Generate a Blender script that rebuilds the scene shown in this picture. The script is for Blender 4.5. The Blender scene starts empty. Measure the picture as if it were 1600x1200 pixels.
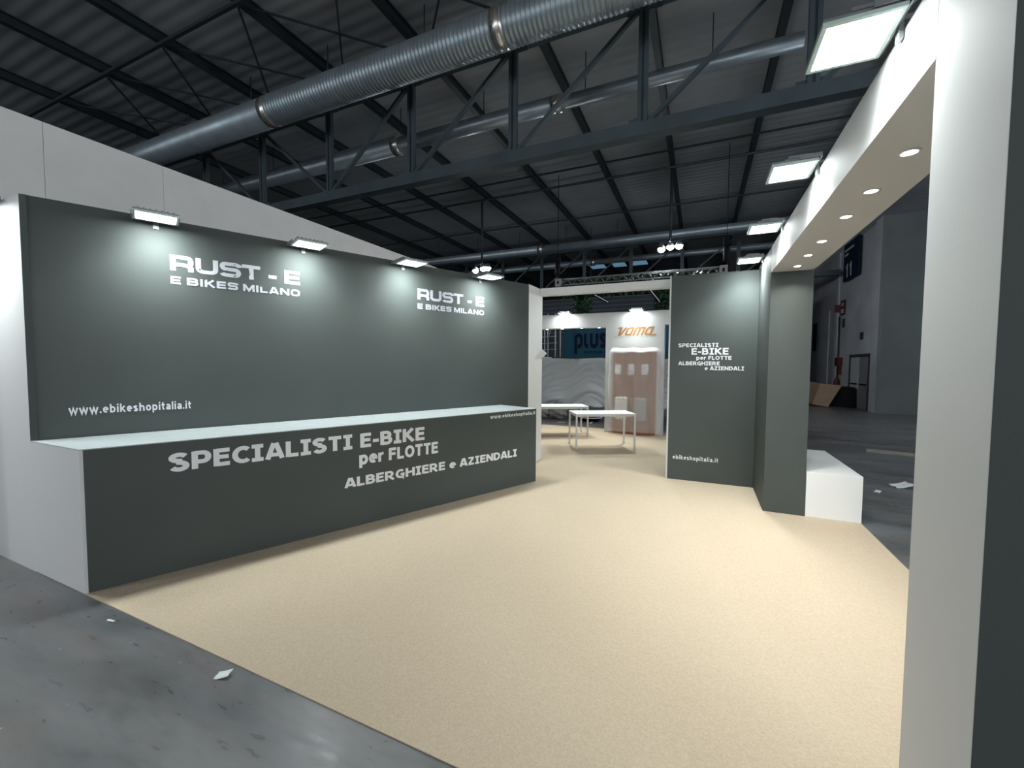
import bpy, bmesh, math, random
from mathutils import Vector, Matrix

scene = bpy.context.scene
col = scene.collection
PI = math.pi
rnd = random.Random(7)

# ------------------------------------------------------------------ camera
CAM = Vector((0.0, 0.0, 1.75))
yaw, pitch, roll = math.radians(24.162), math.radians(2.737), math.radians(0.352)
fwd = Vector((-math.sin(yaw) * math.cos(pitch), math.cos(yaw) * math.cos(pitch), -math.sin(pitch)))
rt0 = Vector((math.cos(yaw), math.sin(yaw), 0))
up0 = rt0.cross(fwd)
rt = rt0 * math.cos(roll) + up0 * math.sin(roll)
up = up0 * math.cos(roll) - rt0 * math.sin(roll)
cam_d = bpy.data.cameras.new('camera')
cam_d.sensor_width = 36.0
cam_d.lens = 14.6855
cam_d.clip_end = 300
cam = bpy.data.objects.new('camera', cam_d)
M4 = Matrix((rt, up, -fwd)).transposed().to_4x4()
M4.translation = CAM
cam.matrix_world = M4
col.objects.link(cam)
scene.camera = cam

# ------------------------------------------------------------------ world, exposure
W = bpy.data.worlds.new('hall_air')
scene.world = W
W.use_nodes = True
bgn = W.node_tree.nodes['Background']
bgn.inputs[0].default_value = (0.61, 0.63, 0.66, 1)
bgn.inputs[1].default_value = 2.6
scene.view_settings.view_transform = 'Standard'
scene.view_settings.look = 'None'
scene.view_settings.exposure = 0.0
scene.view_settings.gamma = 1.0
scene.view_settings.use_curve_mapping = False
cy = scene.cycles
cy.use_denoising = True
cy.max_bounces = 8
cy.diffuse_bounces = 5
cy.glossy_bounces = 4
cy.transparent_max_bounces = 12
cy.sample_clamp_indirect = 6.0
cy.caustics_reflective = False
cy.caustics_refractive = False

FLOOD_L = 26.0         # glow of the floodlight glass itself
FLOOD_W = 12.0        # beam of each floodlight, watts
FLOOD_SPREAD = 116.0
SPOT_L = 25.0         # glow of the small recessed spots
SPOT_W = 4.6          # beam of each small spot, watts
BAY_L = 230.0         # radiance of the hanging hall lamps

# ------------------------------------------------------------------ materials
def nt(name):
    m = bpy.data.materials.new(name)
    m.use_nodes = True
    return m, m.node_tree.nodes, m.node_tree.links, m.node_tree.nodes['Principled BSDF']

def mat(name, c, rough=0.6, metal=0.0, spec=0.5, bump=0.0, bscale=60.0, vary=0.0, vscale=3.0):
    m, N, L, b = nt(name)
    b.inputs['Base Color'].default_value = (*c, 1)
    b.inputs['Roughness'].default_value = rough
    b.inputs['Metallic'].default_value = metal
    b.inputs['Specular IOR Level'].default_value = spec
    if bump or vary:
        tc = N.new('ShaderNodeTexCoord')
    if bump:
        n = N.new('ShaderNodeTexNoise'); n.inputs['Scale'].default_value = bscale
        n.inputs['Detail'].default_value = 4
        L.new(tc.outputs['Object'], n.inputs['Vector'])
        bp = N.new('ShaderNodeBump'); bp.inputs['Strength'].default_value = bump
        bp.inputs['Distance'].default_value = 0.01
        L.new(n.outputs['Fac'], bp.inputs['Height']); L.new(bp.outputs[0], b.inputs['Normal'])
    if vary:
        n2 = N.new('ShaderNodeTexNoise'); n2.inputs['Scale'].default_value = vscale
        n2.inputs['Detail'].default_value = 5
        L.new(tc.outputs['Object'], n2.inputs['Vector'])
        r = N.new('ShaderNodeValToRGB')
        r.color_ramp.elements[0].position = 0.3; r.color_ramp.elements[1].position = 0.7
        r.color_ramp.elements[0].color = (*[x * (1 - vary) for x in c], 1)
        r.color_ramp.elements[1].color = (*[min(1, x * (1 + vary)) for x in c], 1)
        L.new(n2.outputs['Fac'], r.inputs[0]); L.new(r.outputs[0], b.inputs['Base Color'])
    return m

def emit(name, c, s):
    m, N, L, b = nt(name)
    b.inputs['Base Color'].default_value = (0.8, 0.8, 0.8, 1)
    b.inputs['Emission Color'].default_value = (*c, 1)
    b.inputs['Emission Strength'].default_value = s
    return m

M = {}
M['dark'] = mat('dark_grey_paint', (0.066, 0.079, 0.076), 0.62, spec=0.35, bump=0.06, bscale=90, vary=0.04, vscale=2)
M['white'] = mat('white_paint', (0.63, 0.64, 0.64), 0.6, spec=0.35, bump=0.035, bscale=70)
M['gate'] = mat('bright_white_board', (0.79, 0.80, 0.79), 0.6, spec=0.3)
M['white2'] = mat('white_paper_wall', (0.83, 0.83, 0.815), 0.7, spec=0.3, bump=0.05, bscale=70, vary=0.03)
M['top'] = mat('counter_top_laminate', (0.40, 0.44, 0.445), 0.45, vary=0.06, vscale=8)
M['vinyl'] = mat('white_vinyl', (0.82, 0.84, 0.87), 0.5)
M['table'] = mat('white_table_laminate', (0.86, 0.88, 0.88), 0.4)
M['leg'] = mat('white_powder_coat', (0.66, 0.66, 0.64), 0.4)
M['steel'] = mat('dark_painted_steel', (0.018, 0.028, 0.034), 0.55, vary=0.2, vscale=2)
M['truss'] = mat('blue_grey_truss_steel', (0.045, 0.068, 0.078), 0.5, vary=0.2, vscale=2)
M['housing'] = mat('grey_lamp_housing', (0.22, 0.23, 0.24), 0.4, metal=0.3)
M['glassrim'] = mat('lamp_glass_edge', (0.55, 0.68, 0.64), 0.25)
M['flood'] = emit('flood_glass', (0.93, 1.0, 0.985), FLOOD_L)
M['flood_hot'] = emit('strong_flood_glass', (0.93, 1.0, 0.985), FLOOD_L * 2.3)
M['spot'] = emit('spot_glass', (1.0, 0.97, 0.9), SPOT_L)
M['bay'] = emit('bay_glass', (0.92, 0.97, 1.0), BAY_L)
M['black'] = mat('black_plastic', (0.004, 0.004, 0.005), 0.7, spec=0.2)
M['alu'] = mat('aluminium', (0.26, 0.27, 0.28), 0.5, metal=0.4)
M['copper'] = mat('copper_brown_panel', (0.30, 0.13, 0.065), 0.45, vary=0.15, vscale=6)
M['dryer_grey'] = mat('silver_grey_plastic', (0.36, 0.38, 0.40), 0.4)
M['orange'] = mat('orange_logo_vinyl', (0.43, 0.20, 0.07), 0.5)
M['faint'] = mat('grey_small_print', (0.42, 0.40, 0.37), 0.6)
M['blue'] = mat('petrol_blue_banner', (0.012, 0.055, 0.085), 0.7, spec=0.1)
M['navy'] = mat('dark_navy_print', (0.004, 0.006, 0.02), 0.7, spec=0.1)
M['sheet'] = mat('grey_fabric_sheet', (0.60, 0.65, 0.69), 0.8, vary=0.04, vscale=1.5)
M['leaf'] = mat('green_leaf', (0.012, 0.055, 0.022), 0.5, vary=0.5, vscale=9)
M['paper'] = mat('white_paper', (0.75, 0.79, 0.80), 0.6)
M['card'] = mat('brown_cardboard', (0.27, 0.185, 0.125), 0.8, vary=0.08, vscale=5)
M['red'] = mat('red_enamel', (0.11, 0.016, 0.026), 0.5)
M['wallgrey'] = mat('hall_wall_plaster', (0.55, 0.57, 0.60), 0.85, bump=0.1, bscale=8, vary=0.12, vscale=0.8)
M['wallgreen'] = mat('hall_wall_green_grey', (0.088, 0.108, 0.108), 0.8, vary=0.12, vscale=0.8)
M['farwall'] = mat('far_wall_blue_grey', (0.035, 0.045, 0.06), 0.85, vary=0.3, vscale=0.5)
M['louvre'] = mat('far_louvre', (0.06, 0.065, 0.08), 0.7)
M['trimgrey'] = mat('grey_pilaster', (0.17, 0.19, 0.20), 0.8)
M['signblue'] = mat('deep_blue_sign', (0.008, 0.022, 0.05), 0.6, spec=0.2)
M['door'] = mat('hall_door_paint', (0.26, 0.25, 0.27), 0.6)
M['doorframe'] = mat('dark_door_frame', (0.05, 0.055, 0.065), 0.6)
M['dimwhite'] = mat('dim_white_print', (0.65, 0.69, 0.74), 0.6)
M['skylight'] = emit('skylight_pane', (0.24, 0.5, 0.75), 0.35)
M['wood'] = mat('pale_strip_of_board', (0.26, 0.25, 0.215), 0.7, vary=0.1, vscale=4)
M['duct'] = mat('galvanised_duct', (0.30, 0.37, 0.41), 0.38, metal=0.55, spec=0.6, vary=0.12, vscale=3)
M['collar'] = mat('bright_duct_collar', (0.72, 0.70, 0.66), 0.25, metal=0.85)
M['roof'] = mat('roof_sheet', (0.30, 0.325, 0.35), 0.75, vary=0.12, vscale=0.6)

def worn_vinyl():
    m, N, L, b = nt('worn_white_vinyl')
    tc = N.new('ShaderNodeTexCoord')
    n = N.new('ShaderNodeTexNoise'); n.inputs['Scale'].default_value = 26; n.inputs['Detail'].default_value = 5
    L.new(tc.outputs['Object'], n.inputs['Vector'])
    r = N.new('ShaderNodeValToRGB')
    r.color_ramp.elements[0].position = 0.315; r.color_ramp.elements[1].position = 0.35
    r.color_ramp.elements[0].color = (0.10, 0.115, 0.112, 1)
    r.color_ramp.elements[1].color = (0.50, 0.53, 0.58, 1)
    L.new(n.outputs['Fac'], r.inputs[0]); L.new(r.outputs[0], b.inputs['Base Color'])
    b.inputs['Roughness'].default_value = 0.5
    return m
M['worn'] = worn_vinyl()

def carpet_mat():
    m, N, L, b = nt('beige_carpet')
    tc = N.new('ShaderNodeTexCoord')
    n = N.new('ShaderNodeTexNoise'); n.inputs['Scale'].default_value = 85; n.inputs['Detail'].default_value = 6
    n.inputs['Roughness'].default_value = 0.75
    L.new(tc.outputs['Object'], n.inputs['Vector'])
    r = N.new('ShaderNodeValToRGB')
    r.color_ramp.elements[0].position = 0.3; r.color_ramp.elements[1].position = 0.72
    r.color_ramp.elements[0].color = (0.50, 0.405, 0.295, 1)
    r.color_ramp.elements[1].color = (0.665, 0.565, 0.43, 1)
    L.new(n.outputs['Fac'], r.inputs[0])
    n2 = N.new('ShaderNodeTexNoise'); n2.inputs['Scale'].default_value = 1.1; n2.inputs['Detail'].default_value = 3
    L.new(tc.outputs['Object'], n2.inputs['Vector'])
    mx = N.new('ShaderNodeMixRGB'); mx.blend_type = 'MULTIPLY'; mx.inputs[0].default_value = 1
    r2 = N.new('ShaderNodeValToRGB')
    r2.color_ramp.elements[0].color = (0.94, 0.93, 0.92, 1); r2.color_ramp.elements[1].color = (1.0, 1.0, 1.0, 1)
    L.new(n2.outputs['Fac'], r2.inputs[0])
    L.new(r.outputs[0], mx.inputs[1]); L.new(r2.outputs[0], mx.inputs[2])
    L.new(mx.outputs[0], b.inputs['Base Color'])
    b.inputs['Roughness'].default_value = 0.95
    b.inputs['Specular IOR Level'].default_value = 0.1
    bp = N.new('ShaderNodeBump'); bp.inputs['Strength'].default_value = 0.5; bp.inputs['Distance'].default_value = 0.006
    L.new(n.outputs['Fac'], bp.inputs['Height']); L.new(bp.outputs[0], b.inputs['Normal'])
    return m
M['carpet'] = carpet_mat()

def concrete_mat():
    m, N, L, b = nt('worn_concrete')
    tc = N.new('ShaderNodeTexCoord')
    mp = N.new('ShaderNodeMapping'); mp.inputs['Rotation'].default_value = (0, 0, 0.5)
    mp.inputs['Scale'].default_value = (0.45, 1.7, 1)
    L.new(tc.outputs['Object'], mp.inputs['Vector'])
    n = N.new('ShaderNodeTexNoise'); n.inputs['Scale'].default_value = 1.7; n.inputs['Detail'].default_value = 9
    n.inputs['Roughness'].default_value = 0.62
    L.new(mp.outputs[0], n.inputs['Vector'])
    r = N.new('ShaderNodeValToRGB')
    e = r.color_ramp.elements
    e[0].position = 0.28; e[0].color = (0.075, 0.077, 0.081, 1)
    e[1].position = 0.74; e[1].color = (0.20, 0.207, 0.217, 1)
    x = e.new(0.5); x.color = (0.13, 0.136, 0.141, 1)
    L.new(n.outputs['Fac'], r.inputs[0])
    n2 = N.new('ShaderNodeTexNoise'); n2.inputs['Scale'].default_value = 14; n2.inputs['Detail'].default_value = 8
    L.new(mp.outputs[0], n2.inputs['Vector'])
    r2 = N.new('ShaderNodeValToRGB')
    r2.color_ramp.elements[0].position = 0.34; r2.color_ramp.elements[0].color = (0.88, 0.87, 0.87, 1)
    r2.color_ramp.elements[1].position = 0.5; r2.color_ramp.elements[1].color = (1, 1, 1, 1)
    L.new(n2.outputs['Fac'], r2.inputs[0])
    mx = N.new('ShaderNodeMixRGB'); mx.blend_type = 'MULTIPLY'; mx.inputs[0].default_value = 0.8
    L.new(r.outputs[0], mx.inputs[1]); L.new(r2.outputs[0], mx.inputs[2])
    n4 = N.new('ShaderNodeTexNoise'); n4.inputs['Scale'].default_value = 2.6; n4.inputs['Detail'].default_value = 6
    L.new(mp.outputs[0], n4.inputs['Vector'])
    r4 = N.new('ShaderNodeValToRGB')
    r4.color_ramp.elements[0].position = 0.36; r4.color_ramp.elements[0].color = (1.10, 0.98, 0.94, 1)
    r4.color_ramp.elements[1].position = 0.62; r4.color_ramp.elements[1].color = (0.93, 1.0, 1.02, 1)
    L.new(n4.outputs['Fac'], r4.inputs[0])
    mh = N.new('ShaderNodeMixRGB'); mh.blend_type = 'MULTIPLY'; mh.inputs[0].default_value = 1
    L.new(mx.outputs[0], mh.inputs[1]); L.new(r4.outputs[0], mh.inputs[2]); mx = mh
    # pale specks
    v = N.new('ShaderNodeTexVoronoi'); v.inputs['Scale'].default_value = 5.5
    L.new(tc.outputs['Object'], v.inputs['Vector'])
    r3 = N.new('ShaderNodeValToRGB')
    r3.color_ramp.elements[0].position = 0.025; r3.color_ramp.elements[0].color = (1, 1, 1, 1)
    r3.color_ramp.elements[1].position = 0.06; r3.color_ramp.elements[1].color = (0, 0, 0, 1)
    L.new(v.outputs['Distance'], r3.inputs[0])
    mx2 = N.new('ShaderNodeMixRGB'); mx2.blend_type = 'MIX'
    mm = N.new('ShaderNodeMath'); mm.operation = 'MULTIPLY'; mm.inputs[1].default_value = 0.5
    L.new(r3.outputs[0], mm.inputs[0])
    L.new(mm.outputs[0], mx2.inputs[0])
    L.new(mx.outputs[0], mx2.inputs[1]); mx2.inputs[2].default_value = (0.45, 0.47, 0.48, 1)
    L.new(mx2.outputs[0], b.inputs['Base Color'])
    rr = N.new('ShaderNodeMapRange')
    rr.inputs['To Min'].default_value = 0.16; rr.inputs['To Max'].default_value = 0.50
    L.new(n2.outputs['Fac'], rr.inputs[0]); L.new(rr.outputs[0], b.inputs['Roughness'])
    bp = N.new('ShaderNodeBump'); bp.inputs['Strength'].default_value = 0.12; bp.inputs['Distance'].default_value = 0.008
    L.new(n2.outputs['Fac'], bp.inputs['Height']); L.new(bp.outputs[0], b.inputs['Normal'])
    return m
M['concrete'] = concrete_mat()

def film_mat(name, c, alpha, rough=0.25):
    m, N, L, b = nt(name)
    b.inputs['Base Color'].default_value = (*c, 1)
    b.inputs['Roughness'].default_value = rough
    b.inputs['Alpha'].default_value = alpha
    return m
M['film'] = film_mat('plastic_film', (0.80, 0.79, 0.80), 0.32, 0.35)
M['bag'] = film_mat('grey_plastic_wrap', (0.30, 0.31, 0.31), 0.8)

# ------------------------------------------------------------------ builders
class MB:
    def __init__(s):
        s.bm = bmesh.new()
    def poly(s, pts, mi=0):
        f = s.bm.faces.new([s.bm.verts.new(p) for p in pts]); f.material_index = mi; return f
    def box(s, x0, x1, y0, y1, z0, z1, mi=0):
        return s.prism([(x0, y0), (x1, y0), (x1, y1), (x0, y1)], z0, z1, mi)
    def prism(s, pts, z0, z1, mi=0, side_mi=None, top_mi=None):
        a = sum(pts[i][0] * pts[(i + 1) % len(pts)][1] - pts[(i + 1) % len(pts)][0] * pts[i][1] for i in range(len(pts)))
        if a < 0: pts = pts[::-1]
        lo = [s.bm.verts.new((x, y, z0)) for x, y in pts]
        hi = [s.bm.verts.new((x, y, z1)) for x, y in pts]
        f = s.bm.faces.new(lo[::-1]); f.material_index = mi
        f = s.bm.faces.new(hi); f.material_index = mi if top_mi is None else top_mi
        n = len(pts)
        for i in range(n):
            f = s.bm.faces.new((lo[i], lo[(i + 1) % n], hi[(i + 1) % n], hi[i])); f.material_index = mi
        return s
    def bar(s, p0, p1, w, h, upv=(0, 0, 1), mi=0):
        p0, p1 = Vector(p0), Vector(p1)
        d = (p1 - p0).normalized(); u = Vector(upv)
        if abs(d.dot(u)) > 0.98: u = Vector((0, 1, 0))
        sd = d.cross(u).normalized() * w / 2; uu = sd.cross(d).normalized() * h / 2
        r = [[s.bm.verts.new(p + a) for a in (-sd - uu, sd - uu, sd + uu, -sd + uu)] for p in (p0, p1)]
        s.bm.faces.new(r[0][::-1]).material_index = mi; s.bm.faces.new(r[1]).material_index = mi
        for i in range(4):
            s.bm.faces.new((r[0][i], r[0][(i + 1) % 4], r[1][(i + 1) % 4], r[1][i])).material_index = mi
        return s
    def lathe(s, p0, axis, prof, n=24, mi=0, caps=True, smooth=True):
        """prof: list of (t along axis, radius)"""
        p0 = Vector(p0); d = Vector(axis).normalized()
        a = Vector((0, 0, 1)) if abs(d.z) < 0.9 else Vector((1, 0, 0))
        x = d.cross(a).normalized(); y = d.cross(x)
        rings = []
        for t, r in prof:
            rings.append([s.bm.verts.new(p0 + d * t + (x * math.cos(2 * PI * k / n) + y * math.sin(2 * PI * k / n)) * r) for k in range(n)])
        for a_, b_ in zip(rings, rings[1:]):
            for k in range(n):
                f = s.bm.faces.new((a_[k], a_[(k + 1) % n], b_[(k + 1) % n], b_[k])); f.smooth = smooth; f.material_index = mi
        if caps:
            s.bm.faces.new(rings[0]).material_index = mi; s.bm.faces.new(rings[-1][::-1]).material_index = mi
        return s
    def tube(s, p0, p1, r, n=10, mi=0):
        p0, p1 = Vector(p0), Vector(p1)
        return s.lathe(p0, p1 - p0, [(0, r), ((p1 - p0).length, r)], n, mi)
    def grid(s, fn, nu, nv, mi=0, smooth=True):
        vs = [[s.bm.verts.new(fn(i / nu, j / nv)) for i in range(nu + 1)] for j in range(nv + 1)]
        for j in range(nv):
            for i in range(nu):
                f = s.bm.faces.new((vs[j][i], vs[j][i + 1], vs[j + 1][i + 1], vs[j + 1][i])); f.smooth = smooth; f.material_index = mi
        return s

def wloc(o):
    v = Vector((0, 0, 0))
    while o is not None:
        v += o.location; o = o.parent
    return v

def build(name, mb, mats, parent=None, local=False, bevel=0.0, **tags):
    """one mesh object; coordinates are given in the world unless local"""
    if not isinstance(mats, (list, tuple)): mats = [mats]
    bm = mb.bm
    bmesh.ops.recalc_face_normals(bm, faces=bm.faces)
    if parent is None:
        vs = [v.co for v in bm.verts]
        o0 = Vector(((min(v.x for v in vs) + max(v.x for v in vs)) / 2, (min(v.y for v in vs) + max(v.y for v in vs)) / 2, min(v.z for v in vs)))
    else:
        o0 = Vector((0, 0, 0)) if local else wloc(parent)
    if local and parent is None: o0 = Vector((0, 0, 0))
    bmesh.ops.translate(bm, verts=bm.verts, vec=-o0)
    me = bpy.data.meshes.new(name)
    bm.to_mesh(me); bm.free()
    for m in mats: me.materials.append(m)
    o = bpy.data.objects.new(name, me)
    col.objects.link(o)
    if parent is None: o.location = o0
    else: o.parent = parent
    if bevel:
        md = o.modifiers.new('bevel', 'BEVEL'); md.width = bevel; md.segments = 2; md.limit_method = 'ANGLE'
    for k, v in tags.items(): o[k] = v
    return o

def thing(name, label, cat, loc, rz=0.0, group=None):
    o = bpy.data.objects.new(name, None)
    o.empty_display_size = 0.1
    col.objects.link(o)
    o.location = loc; o.rotation_euler = (0, 0, rz)
    o['label'] = label; o['category'] = cat
    if group: o['group'] = group
    return o

def dup(root, loc, rz, label):
    r = root.copy(); col.objects.link(r); r.location = loc; r.rotation_euler = (0, 0, rz); r['label'] = label
    for ch in list(root.children):
        c = ch.copy(); col.objects.link(c); c.parent = r
        for g in ch.children:
            d = g.copy(); col.objects.link(d); d.parent = c
    return r

# ------------------------------------------------------------------ lettering: strokes with mitred joints
def arc(cx, cy, rx, ry, a0, a1, n=9):
    return [(cx + rx * math.cos(math.radians(a0 + (a1 - a0) * i / n)), cy + ry * math.sin(math.radians(a0 + (a1 - a0) * i / n))) for i in range(n + 1)]

def stroke_quads(pts, hw, closed=False):
    n = len(pts); P = [Vector((p[0], p[1])) for p in pts]
    L, R = [], []
    for i in range(n):
        if closed: a, b = P[(i - 1) % n], P[(i + 1) % n]
        else: a, b = P[max(i - 1, 0)], P[min(i + 1, n - 1)]
        d1 = (P[i] - a); d2 = (b - P[i])
        d1 = d1.normalized() if d1.length > 1e-9 else d2.normalized()
        d2 = d2.normalized() if d2.length > 1e-9 else d1
        n1 = Vector((-d1.y, d1.x)); n2 = Vector((-d2.y, d2.x))
        m = n1 + n2
        m = m.normalized() if m.length > 1e-6 else n1
        k = hw / max(0.35, m.dot(n1))
        L.append(P[i] + m * k); R.append(P[i] - m * k)
    q = []
    for i in range(n if closed else n - 1):
        j = (i + 1) % n
        q.append([L[i], L[j], R[j], R[i]])
    return q

H = 0.1   # half stroke of the sans face (cap height 1)
def sans(c):
    h = H
    def rr(x0, x1, y0, y1):  # oval-ish closed loop
        return ('c', arc((x0 + x1) / 2, (y0 + y1) / 2, (x1 - x0) / 2 - h, (y1 - y0) / 2 - h, 0, 340, 17))
    if c == 'S': return [arc(.34, .73, .25, .17, 25, 270, 10) + arc(.34, .27, .25, .19, 88, -160, 10)], .69
    if c == 's': return [arc(.27, .55, .18, .10, 25, 270, 8) + arc(.27, .2, .19, .12, 88, -160, 8)], .56
    if c == 'P': return [[(h, 0), (h, 1)], [(h, .9), (.4, .9)] + arc(.4, .65, .2, .25, 80, -80) + [(.4, .4), (h, .4)]], .7
    if c == 'R': return [[(h, 0), (h, 1)], [(h, .9), (.4, .9)] + arc(.4, .66, .2, .24, 80, -80) + [(.4, .42), (h, .42)], [(.33, .42), (.72, 0)]], .8
    if c == 'B': return [[(h, 0), (h, 1)], [(h, .9), (.38, .9)] + arc(.38, .71, .19, .19, 80, -80) + [(.38, .52), (h, .52)], [(.38, .52)] + arc(.42, .31, .2, .21, 80, -80) + [(.42, .1), (h, .1)]], .72
    if c == 'E': return [[(h, 0), (h, 1)], [(h, .9), (.62, .9)], [(h, .52), (.58, .52)], [(h, .1), (.62, .1)]], .62
    if c == 'F': return [[(h, 0), (h, 1)], [(h, .9), (.62, .9)], [(h, .5), (.57, .5)]], .62
    if c == 'C': return [arc(.43, .5, .33, .4, 48, 312, 14)], .68
    if c == 'G': return [arc(.43, .5, .33, .4, 48, 318, 14) + [(.68, .12), (.68, .5)], [(.42, .45), (.78, .45)]], .78
    if c == 'I': return [[(.25, 0), (.25, 1)], [(0, .91), (.5, .91)], [(0, .09), (.5, .09)]], .5
    if c == 'A': return [[(.07, 0), (.36, 1.0)], [(.73, 0), (.44, 1.0)], [(.18, .26), (.62, .26)]], .8
    if c == 'L': return [[(h, 0), (h, 1)], [(h, .1), (.58, .1)]], .58
    if c == 'T': return [[(.34, 0), (.34, .9)], [(0, .9), (.68, .9)]], .68
    if c == '-': return [[(0, .4), (.36, .4)]], .36
    if c == 'K': return [[(h, 0), (h, 1)], [(h, .42), (.66, 1.0)], [(.25, .55), (.7, 0)]], .76
    if c == 'O': return [rr(0, .84, 0, 1)], .84
    if c == 'H': return [[(h, 0), (h, 1)], [(.7, 0), (.7, 1)], [(h, .52), (.7, .52)]], .8
    if c == 'Z': return [[(.02, .9), (.62, .9)], [(.57, .88), (.1, .12)], [(.02, .1), (.66, .1)]], .68
    if c == 'N': return [[(h, 0), (h, 1)], [(.7, 0), (.7, 1)], [(.12, .93), (.68, .07)]], .8
    if c == 'D': return [[(h, 0), (h, 1)], [(h, .9), (.32, .9)] + arc(.32, .5, .36, .4, 85, -85, 12) + [(.32, .1), (h, .1)]], .78
    if c == 'M': return [[(h, 0), (h, 1)], [(.8, 0), (.8, 1)], [(.12, .93), (.45, .36), (.78, .93)]], .9
    if c == 'U': return [[(h, 1), (h, .35)] + arc(.38, .36, .28, .26, 190, 350) + [(.66, .35), (.66, 1)]], .76
    if c == 'Y': return [[(.05, 1), (.36, .45), (.67, 1)], [(.36, 0), (.36, .45)]], .72
    if c == 'e': return [[(h, .4), (.55, .4)] + arc(.33, .38, .23, .27, 5, 310, 14)], .65
    if c == 'p': return [[(h, -.27), (h, .75)], rr(0, .66, -.01, .76)], .66
    if c == 'b': return [[(h, 0), (h, 1.05)], rr(0, .66, -.01, .76)], .66
    if c == 'd': return [[(.56, 0), (.56, 1.05)], rr(0, .66, -.01, .76)], .66
    if c == 'r': return [[(h, 0), (h, .75)], arc(.36, .4, .26, .26, 170, 75, 5)], .42
    if c == 'w': return [[(.05, .75), (.27, .03), (.48, .68), (.69, .03), (.91, .75)]], .96
    if c == 'i': return [[(h, 0), (h, .75)], [(h, .87), (h, 1.05)]], .2
    if c == 'k': return [[(h, 0), (h, 1.05)], [(h, .3), (.55, .74)], [(.24, .42), (.6, 0)]], .64
    if c == 'h': return [[(h, 0), (h, 1.05)], arc(.33, .4, .23, .25, 170, 0, 8) + [(.56, 0)]], .66
    if c == 'n': return [[(h, 0), (h, .75)], arc(.33, .4, .23, .25, 170, 0, 8) + [(.56, 0)]], .66
    if c == 'o': return [rr(0, .66, -.01, .76)], .66
    if c == 't': return [[(.18, .98), (.18, .25)] + arc(.33, .24, .15, .15, 185, 285, 6), [(0, .66), (.42, .66)]], .42
    if c == 'a': return [[(.08, .6)] + arc(.29, .46, .22, .2, 120, 0, 6) + [(.51, 0)], [(.5, .36), (.3, .36)] + arc(.26, .22, .16, .13, 100, 290, 8) + [(.5, .2)]], .61
    if c == 'l': return [[(h, 0), (h, 1.05)]], .2
    if c == 'y': return [[(.05, .75), (.3, .05)], [(.57, .75), (.2, -.25)]], .6
    if c == 'v': return [[(.05, .75), (.3, .03), (.55, .75)]], .6
    if c == 'u': return [[(h, .75), (h, .3)] + arc(.33, .3, .23, .21, 190, 345, 8) + [(.56, .3), (.56, .75)], [(.56, 0), (.56, .4)]], .66
    if c == '.': return [[(0, .1), (.2, .1)]], .2
    if c == '1': return [[(.3, 0), (.3, 1)], [(.3, .9), (.05, .7)]], .42
    return [], .3

def wide(c):   # square extended face of the big logo, strokes 0.24
    h = .12; k = .16
    def rc(x, y, sx, sy):   # rounded corner points about corner x,y
        return []
    def loop(x0, x1, y0, y1, r=.2):
        return ('c', arc(x1 - r, y1 - r, r, r, 0, 90, 4) + arc(x0 + r, y1 - r, r, r, 90, 180, 4) + arc(x0 + r, y0 + r, r, r, 180, 270, 4) + arc(x1 - r, y0 + r, r, r, 270, 360, 4))
    if c == 'R': return [[(h, 0), (h, 1)], [(h, .88), (.72, .88)] + arc(.72, .72, k, k, 80, 0, 4) + arc(.72, .56, k, k, 0, -80, 4) + [(.72, .4), (h, .4)], [(.6, .4), (.74, .38), (.88, .26), (.88, 0)]], 1.02
    if c == 'B': return [[(h, 0), (h, 1)], [(h, .88), (.70, .88)] + arc(.70, .72, k, .16, 80, -80, 6) + [(.7, .52), (h, .52)], [(.7, .52)] + arc(.73, .32, .17, .2, 80, -80, 6) + [(.73, .12), (h, .12)]], 1.02
    if c == 'U': return [[(h, 1), (h, .34)] + arc(h + .22, .34, .22, .22, 190, 270, 4) + arc(.68, .34, .22, .22, 270, 350, 4) + [(.9, .34), (.9, 1)]], 1.02
    if c == 'S': return [[(.96, .72), (.94, .8)] + arc(.74, .74, .16, .14, 50, 90, 3) + arc(.26, .70, .14, .18, 90, 270, 8) + arc(.74, .31, .16, .2, 90, -90, 8) + arc(.26, .28, .16, .16, 270, 200, 4)], 1.0
    if c == 'T': return [[(.46, 0), (.46, .88)], [(0, .88), (.92, .88)]], .92
    if c == '-': return [[(0, .36), (.44, .36)]], .44
    if c == 'E': return [[(h, 0), (h, 1)], [(h, .88), (.88, .88)], [(h, .5), (.84, .5)], [(h, .12), (.88, .12)]], .88
    if c == 'I': return [[(h, 0), (h, 1)]], .24
    if c == 'K': return [[(h, 0), (h, 1)], [(.2, .42), (.84, 1)], [(.34, .55), (.9, 0)]], .96
    if c == 'M': return [[(h, 0), (h, 1)], [(1.06, 0), (1.06, 1)], [(.16, .92), (.59, .14), (1.02, .92)]], 1.18
    if c == 'L': return [[(h, 0), (h, 1)], [(h, .12), (.82, .12)]], .82
    if c == 'A': return [[(.09, 0), (.47, 1.0)], [(.95, 0), (.57, 1.0)], [(.24, .25), (.8, .25)]], 1.04
    if c == 'N': return [[(h, 0), (h, 1)], [(.92, 0), (.92, 1)], [(.16, .93), (.88, .07)]], 1.04
    if c == 'O': return [loop(h, .94, h, .88, .24)], 1.06
    return [], .5

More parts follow.
